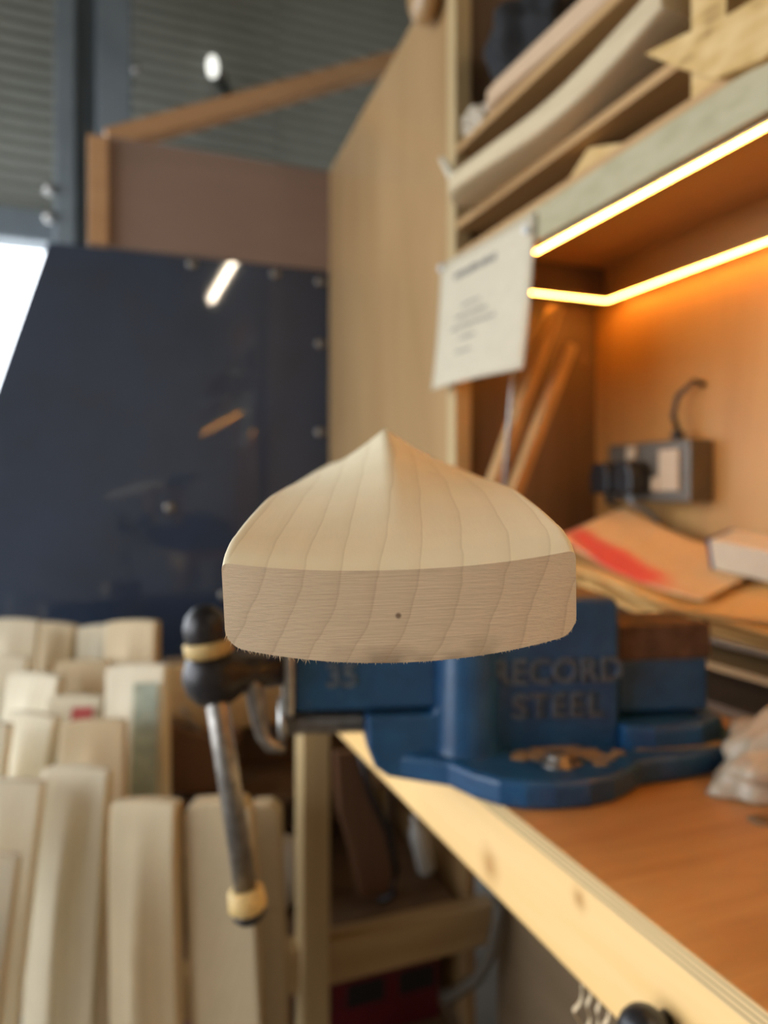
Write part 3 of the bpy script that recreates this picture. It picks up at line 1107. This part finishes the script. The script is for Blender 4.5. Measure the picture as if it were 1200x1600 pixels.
o = crumple(Vector((.602, 1.105, z2 + .024)), .05, .5, .78, .45, 3, z2 + .001).build('plastic_sleeve', 'plastic', origin=(.6, 1.075, z2))
tag(o, 'crumpled clear plastic sleeve on the end of the top shelf', 'plastic sleeve')
p = onX(818, 50, .69)
o = crumple(Vector((.672, 1.045, z2 + .118)), .085, .8, .95, 1.0, 5, z2 + .044).build('cloth_bag', 'black_cloth', origin=(.672, 1.045, z2 + .044))
tag(o, 'dark crumpled cloth bag at the back of the top shelf', 'bag')
o = crumple(Vector((.705, .77, z1 + .042)), .045, .8, 1.1, .9, 8, z1 + .001).build('crumpled_paper', 'paper', origin=(.705, .77, z1))
tag(o, 'crumpled grey white paper stuffed behind the curved bat blade', 'paper')

# strand board offcuts
zz = Zb1 + .012
pa, pb = onX(1010, 78, .60), onX(1205, -20, .57)
off = thing('board_offcut', 'ragged strand board offcut lying across the middle shelf divider', 'board', (.62, .55, z1))
zt = z1 + .006
XO = SX - .0115
cor = [onX(u, v, XO) for u, v in ((1008, 84), (1072, 52), (1130, 28), (1240, -40), (1260, 40), (1190, 92), (1120, 122), (1065, 108))]
MB().prism([(p.y, p.z) for p in cor], XO, XO + .012, 'x').build('board', 'osb', off)
off2 = thing('board_offcut', 'small three cornered strand board offcut standing on the lowest shelf', 'board', (.62, .80, zz))
tri = [onX(868, 285, .60), onX(915, 207, .60), onX(972, 222, .60), onX(985, 240, .60)]
pl = [(p.y, max(p.z, zz)) for p in tri]
pl = [(pl[0][0], zz), (pl[1][0], min(pl[1][1], H + .453)), (pl[2][0], min(pl[2][1], H + .449)), (pl[3][0], zz)]
MB().prism(pl, .605, .617, 'x').build('board', 'osb', off2)

# rolled tan sheet hanging over the partition top
p = onX(662, -10, WX - .03)
o = MB().ball(p, .06, 20, .5, .75, 1.0).build('hanging_glove', 'tan_ply', origin=p)
tag(o, 'rounded tan leather pad hung over the top of the partition', 'pad')

# ================================================================== INSIDE THE BENCH BAY
# boards leaning in the far corner
for (ua, va, ub, vb, w, lab) in ((778, 735, 868, 480, .030, 'upright narrow timber strip leaning in the corner of the bench bay, the one behind'),
                                 (810, 750, 890, 540, .026, 'shorter narrow timber strip leaning in the corner of the bench bay, the one in front')):
    Yp = 1.09 if ub < 880 else 1.06
    pa, pb = onY(ua, va, Yp), onY(ub, vb, Yp)
    d = (pa - pb).normalized()
    pa = pb + d * ((pb.z - BZ - .004) / -d.z)
    o = MB().bar(pa, pb, .018, w, (0, 1, 0)).build('timber_strip', 'shelf_ply', origin=pa, bevel=.002)
    tag(o, lab, 'timber')
# dark rod
pa, pb = onY(790, 740, 1.03), onY(803, 575, 1.03)
d = (pa - pb).normalized()
pa = pb + d * ((pb.z - BZ - .002) / -d.z)
o = MB().tube([pa, pb, pb + (pb - pa) * .35], .0045, 10).build('steel_rod', 'dull_steel', origin=pa)
tag(o, 'thin dark steel rod leaning beside the timber strips', 'rod')

# socket box with plugs
sk = thing('socket_outlet', 'grey metal double socket box on the back wall of the bench bay', 'socket', (BX, .95, H + .03))
y0, y1, zc = .875, 1.068, H + .028
MB().box(BX - .048, BX, y0, y1, zc - .048, zc + .050).build('box', 'grey_metal', sk, bevel=.004)
MB().box(BX - .053, BX - .047, y0 + .02, y0 + .062, zc - .03, zc + .035).build('face_plate', 'cream', sk, bevel=.001)
MB().box(BX - .055, BX - .048, y0 + .062, y0 + .078, zc - .03, zc - .008).build('switch', 'cream', sk, bevel=.001)
MB().box(BX - .055, BX - .048, .992, 1.012, zc + .022, zc + .044).build('switch', 'cream', sk, bevel=.001)
MB().lathe((BX - .03, y0 + .045, zc + .05), (0, 0, 1), [(0, .010), (.012, .010), (.016, .006)], 14).build('gland', 'black', sk)
for k, (yy, dx) in enumerate(((.982, .0), (1.040, .012))):
    t = thing('power_plug', ('black power plug with a grey blue lead in the socket box' if k == 0 else 'black power plug at the far end of the socket box'), 'plug', (BX - .05, yy, zc - .01))
    x = BX - .049 - dx * 0
    MB().prism([(yy - .024, zc - .035), (yy + .024, zc - .035), (yy + .026, zc - .005), (yy + .016, zc + .018), (yy - .016, zc + .018), (yy - .026, zc - .005)], x - .042, x - .001, 'x').build('body', 'black', t, bevel=.005)
    MB().tube([(x - .024, yy, zc - .036), (x - .020, yy, zc - .050), (x + .012, yy, zc - .062), (x + .034, yy, zc - .080), (BX - .0068, yy, zc - .12), (BX - .0068, yy + .01, BZ + .006)], .0045, 8).build('lead', 'black' if k else 'column', t)
cb = MB().tube([(BX - .03, y0 + .045, zc + .066), (BX - .034, y0 + .05, zc + .09), (BX - .03, y0 + .045, zc + .12), (BX - .014, y0 + .025, zc + .143), (BX - .002, y0 + .018, zc + .135)], .0045, 10)
o = cb.build('supply_cable', 'black', origin=(BX - .03, y0 + .045, zc + .066))
tag(o, 'short black cable looping from the socket box into the wall', 'cable')

# ---- tray with kraft sheets behind the vise
tr = thing('open_tray', 'dark open fronted timber tray standing on the bench under the kraft sheets', 'tray', (.78, .6, BZ))
TX0, TX1, TY0, TY1 = .700, .872, .20, 1.0
MB().box(TX0, TX1, TY0, TY1, BZ, BZ + .010).build('base', 'dark_wood', tr)
MB().box(TX0, TX1, TY0, TY1, BZ + .050, BZ + .058).build('shelf', 'shelf_ply', tr)
MB().box(TX1 - .012, TX1, TY0, TY1, BZ + .010, BZ + .082).build('back', 'dark_wood', tr)
MB().box(TX0, TX1 - .012, TY0, TY0 + .012, BZ + .010, BZ + .082).build('side', 'dark_wood', tr)
MB().box(TX0, TX1 - .012, TY1 - .012, TY1, BZ + .010, BZ + .082).build('side', 'dark_wood', tr)
MB().box(TX0, TX1, TY0, TY1, BZ + .082, BZ + .089).build('lid', 'dark_wood', tr)

REDSPOT = (0, 0)


def sheet(name, label, mat, cx, cy, sx, sy, z0, rot, fz, thick=.0012):
    n = 26
    vs, fs = [], []
    for j in range(n + 1):
        for i in range(n + 1):
            s_, t_ = i / n - .5, j / n - .5
            x, y = s_ * sx, t_ * sy
            vs.append(Vector((cx + x * math.cos(rot) - y * math.sin(rot), cy + x * math.sin(rot) + y * math.cos(rot), z0 + fz(s_, t_))))
    for j in range(n):
        for i in range(n):
            k = j * (n + 1) + i
            fs.append((k, k + 1, k + n + 2, k + n + 1))
    o = MB().add(vs, fs, 0, True).build(name, mat, origin=(cx, cy, z0))
    sd = o.modifiers.new('thickness', 'SOLIDIFY')
    sd.thickness, sd.offset = thick, 1
    return tag(o, label, 'sheet')


SZ = BZ + .090


def drape(x, y):
    return -.012 + .30 * max(0, x - .70) + .24 * max(0, y - .72) ** 1.25 - .4 * max(0, .695 - x)


def dsheet(label, mat, cx, cy, sx, sy, lift, rot, extra=lambda s, t: 0):
    def fz(s_, t_):
        x, y = s_ * sx, t_ * sy
        return max(.002, .014 + drape(cx + x * math.cos(rot) - y * math.sin(rot), cy + x * math.sin(rot) + y * math.cos(rot))) + lift + extra(s_, t_)
    return sheet('kraft_sheet', label, mat, cx, cy, sx, sy, SZ, rot, fz)


dsheet('lowest wide kraft coloured sheet lying on the tray', 'card', .765, .62, .160, .86, .000, .0, lambda s, t: .002 * math.sin(14 * t))
dsheet('rippled kraft coloured sheet low in the pile on the tray', 'card', .762, .60, .155, .66, .010, .02, lambda s, t: .003 * math.sin(17 * t + 4 * s))
dsheet('kraft coloured sheet in the middle of the pile with a wavy front edge', 'card', .760, .72, .160, .58, .020, -.03, lambda s, t: .004 * math.sin(15 * t + 6 * s) * (.6 - s))
dsheet('narrow kraft coloured sheet skewed on the pile', 'card', .757, .78, .150, .40, .029, .06, lambda s, t: .003 * math.sin(9 * t))
REDSPOT = (-.055, .03)
M['marked'] = marked_sheet()
dsheet('topmost pale kraft sheet curling up at the far end, with red marks', 'marked', .766, .862, .145, .28, .036, .10, lambda s, t: .05 * max(0, t + .1) ** 1.4)

# small carton
p = onX(1160, 866, .80)
ct = thing('carton', 'small carton with a white face and dark blue end standing on the kraft sheets', 'carton', (.80, p.y, BZ + .1650), (.10, -.29, 0))
MB().box(-.020, .025, -.07, .03, 0, .042).build('box', 'paper', ct, local=True, bevel=.001)
MB().box(-.021, .026, .03, .034, -.0005, .043).build('end_flap', 'blue_card', ct, local=True)

# crumpled plastic and a bright fitting on the bench
p = onZ(1175, 1225, BZ)
o = crumple(Vector((p.x + .035, p.y - .02, BZ + .020)), .062, 1.25, .85, .62, 12, BZ + .0005).build('plastic_bag', 'plastic', origin=(p.x, p.y, BZ))
tag(o, 'crumpled translucent plastic bag on the bench by the vise foot', 'plastic bag')
p = onZ(1164, 1162, BZ + .006)
o = MB().lathe((p.x, p.y, BZ + .0055), (.6, -.8, 0), [(0, .0055), (.010, .0055), (.0102, .0035), (.028, .0035), (.029, .001)], 10).build('loose_bolt', 'steel', origin=(p.x, p.y, BZ))
tag(o, 'small bright loose bolt on the bench behind the plastic bag', 'bolt')
# knot plug in bench top
p = onZ(1190, 1283, BZ)
o = MB().lathe((p.x, p.y, BZ - .0002), (0, 0, 1), [(0, .011), (.0006, .011), (.0007, .002)], 20).build('knot_plug', 'grey_wood', wk)

# ================================================================== UNDER AND BESIDE THE BENCH
SH = .424
# brown wooden saw handle board with dark outline
pa = onY(560, 1400, 1.25)
bd = thing('bow_saw', 'brown curved wooden frame saw standing on the lower shelf under the bench', 'saw', (pa.x, 1.25, SH))
prof = [onY(u, v, 1.25) for u, v in ((522, 1180), (556, 1178), (572, 1240), (600, 1300), (612, 1360), (606, 1400), (585, 1412), (560, 1405), (548, 1340), (528, 1270))]
mz = min(p.z for p in prof)
prof = [(p.x, p.z - mz + SH + .002) for p in prof]
MB().prism(prof, 1.24, 1.265, 'y').build('frame', 'brown_wood', bd, bevel=.005)
MB().tube([(x + .004, 1.238, max(z, SH + .0075)) for x, z in (prof[1], prof[2], prof[3], prof[4], prof[5], prof[6])], .007, 8).build('edge_band', 'black_iron', bd)
for (ua, va, ub, vb, w, mt, lab) in ((650, 1290, 676, 1402, .034, 'white', 'pale plastic bottle shape leaning under the bench'),
                                     (538, 1270, 566, 1402, .022, 'steel', 'narrow bright steel blade standing behind the saw frame')):
    pb, pa = onY(ua, va, 1.30), onY(ub, vb, 1.30)
    d = (pa - pb).normalized()
    pa = pb + d * ((pb.z - SH - .006) / -d.z)
    mbx = MB().bar(pa, pb, .006, w, (0, 1, 0)) if mt == 'steel' else MB().lathe(pa, pb - pa, [(0, .014), (.002, .017), (.075, .017), (.09, .013), (.098, .007), (.115, .007), (.116, .003)], 18)
    o = mbx.build('saw_blade' if mt == 'steel' else 'plastic_bottle', mt, origin=pa, bevel=.002)
    tag(o, lab, 'blade' if mt == 'steel' else 'bottle')
# second saw with a brown grip higher up
# grey dome (dust mask / bowl) on the lower shelf
p = onY(425, 1350, 1.30)
o = MB().ball((p.x, p.y, SH + .062), .075, 28, 1.1, .9, .82).build('dust_bag', 'grey_bag' if 'grey_bag' in M else 'wall_paint', origin=(p.x, p.y, SH))
tag(o, 'rounded grey cloth dust bag on the lower shelf behind the bench leg', 'bag')
# red crate
cr = thing('red_crate', 'dark red open plastic crate below the lower shelf', 'crate', (.36, 1.36, .19))
x0, x1, y0, y1, z0, z1c = .14, .59, 1.24, 1.50, .19, .335
MB().box(x0, x1, y0, y1, z0, z0 + .01).build('base', 'red', cr)
for nm, bx_ in (('side', (x0, x0 + .008, y0, y1)), ('side', (x1 - .008, x1, y0, y1)), ('front', (x0 + .008, x1 - .008, y0, y0 + .008)), ('back', (x0 + .008, x1 - .008, y1 - .008, y1))):
    MB().box(*bx_, z0 + .01, z1c if nm != 'front' else z1c - .02).build(nm, 'red', cr)
for i in range(4):
    x = x0 + .07 + i * .10
    MB().box(x, x + .07, y0 - .001, y0 + .001, z0 + .06, z0 + .10).build('slot', 'black', cr)
# grey hose
o = MB().tube([onY(780, 1404, 1.10), onY(778, 1440, 1.10), onY(767, 1490, 1.10), onY(744, 1530, 1.11), onY(712, 1552, 1.12), onY(690, 1562, 1.13)], .011, 10).build('grey_hose', 'grey_metal', origin=onY(690, 1562, 1.13))
tag(o, 'grey hose curving down beside the red crate', 'hose')
# shavings hanging from the rail
rnd = random.Random(7)
shv = MB()
p0 = W(872, 1478, .505)
p0.x = BEX + .004
p0.z = BZ - PT - .072
for k in range(4):
    path = []
    a0, r0 = rnd.uniform(0, 6), rnd.uniform(.003, .006)
    for i in range(16):
        t_ = i / 15
        path.append(p0 + Vector((-.002 - .006 * t_ + r0 * math.sin(a0 + 8 * t_) * t_, .010 * (k - 1.5) + r0 * math.cos(a0 + 8 * t_) * t_, -.020 * t_ - .003 * k * t_)))
    for i in range(15):
        w = Vector((.0012, .0022, 0))
        shv.add([path[i] - w, path[i] + w, path[i + 1] + w, path[i + 1] - w], [(0, 1, 2, 3)], 0, True)
o = shv.build('wood_shaving', 'fibre', origin=p0)
sd = o.modifiers.new('thickness', 'SOLIDIFY')
sd.thickness = .0003
tag(o, 'pale curled wood shaving caught under the pine front rail', 'shaving')

# side rack behind the vise handle with a wooden plane on it
rk = thing('side_rack', 'low tan timber rack with dark shelves standing beyond the bench end', 'rack', (.36, 1.38, 0))
RX0, RX1 = .126, .605
RY = 1.50
zt_ = onY(285, 1042, RY).z
zs = onY(285, 1228, RY).z
MB().box(RX0, RX1, RY, RY + .03, zt_ - .135, zt_).build('top_rail', 'pine_x', rk, bevel=.003)
MB().box(RX0, RX1, RY + .03, RY + .09, zt_ - .018, zt_).build('top_board', 'grey_wood', rk)
MB().box(RX0, RX1, RY - .12, RY + .09, zs - .016, zs).build('shelf', 'dark_wood', rk)
MB().box(RX0, RX1, 1.205, RY + .09, .405, .424).build('shelf', 'dark_wood', rk)
MB().box(RX0, RX1, 1.205, RY + .09, .17, .19).build('shelf', 'grey_wood', rk)
MB().box(RX0, RX1, RY + .085, RY + .09, .19, zt_ - .02).build('back_board', 'dark_wood', rk)
for x in (RX0 + .001, RX1 - .041):
    MB().box(x, x + .04, RY + .045, RY + .085, 0, zt_ - .018).build('leg', 'pine_z', rk, bevel=.002)
pl_ = thing('wooden_plane', 'dark wooden hand plane with a sloping nose on the rack shelf', 'hand plane', (.0, RY - .03, zs))
pp = [onY(u, v, RY - .06) for u, v in ((247, 1128), (262, 1118), (330, 1140), (372, 1150), (372, 1226), (262, 1226), (254, 1180))]
dz = zs - min(p.z for p in pp)
MB().prism([(p.x, p.z + dz + .001) for p in pp], RY - .08, RY - .02, 'y').build('stock', 'brown_wood', pl_, bevel=.004)
x0p = pp[1].x
MB().bar((pp[2].x, RY - .05, pp[2].z + dz - .02), (pp[2].x - .05, RY - .05, pp[2].z + dz + .05), .045, .005, (1, 0, 0)).build('iron', 'dull_steel', pl_)
MB().ball((pp[3].x - .01, RY - .05, pp[3].z + dz + .012), .02, 14, 1, .8, 1).build('knob', 'brown_wood', pl_)
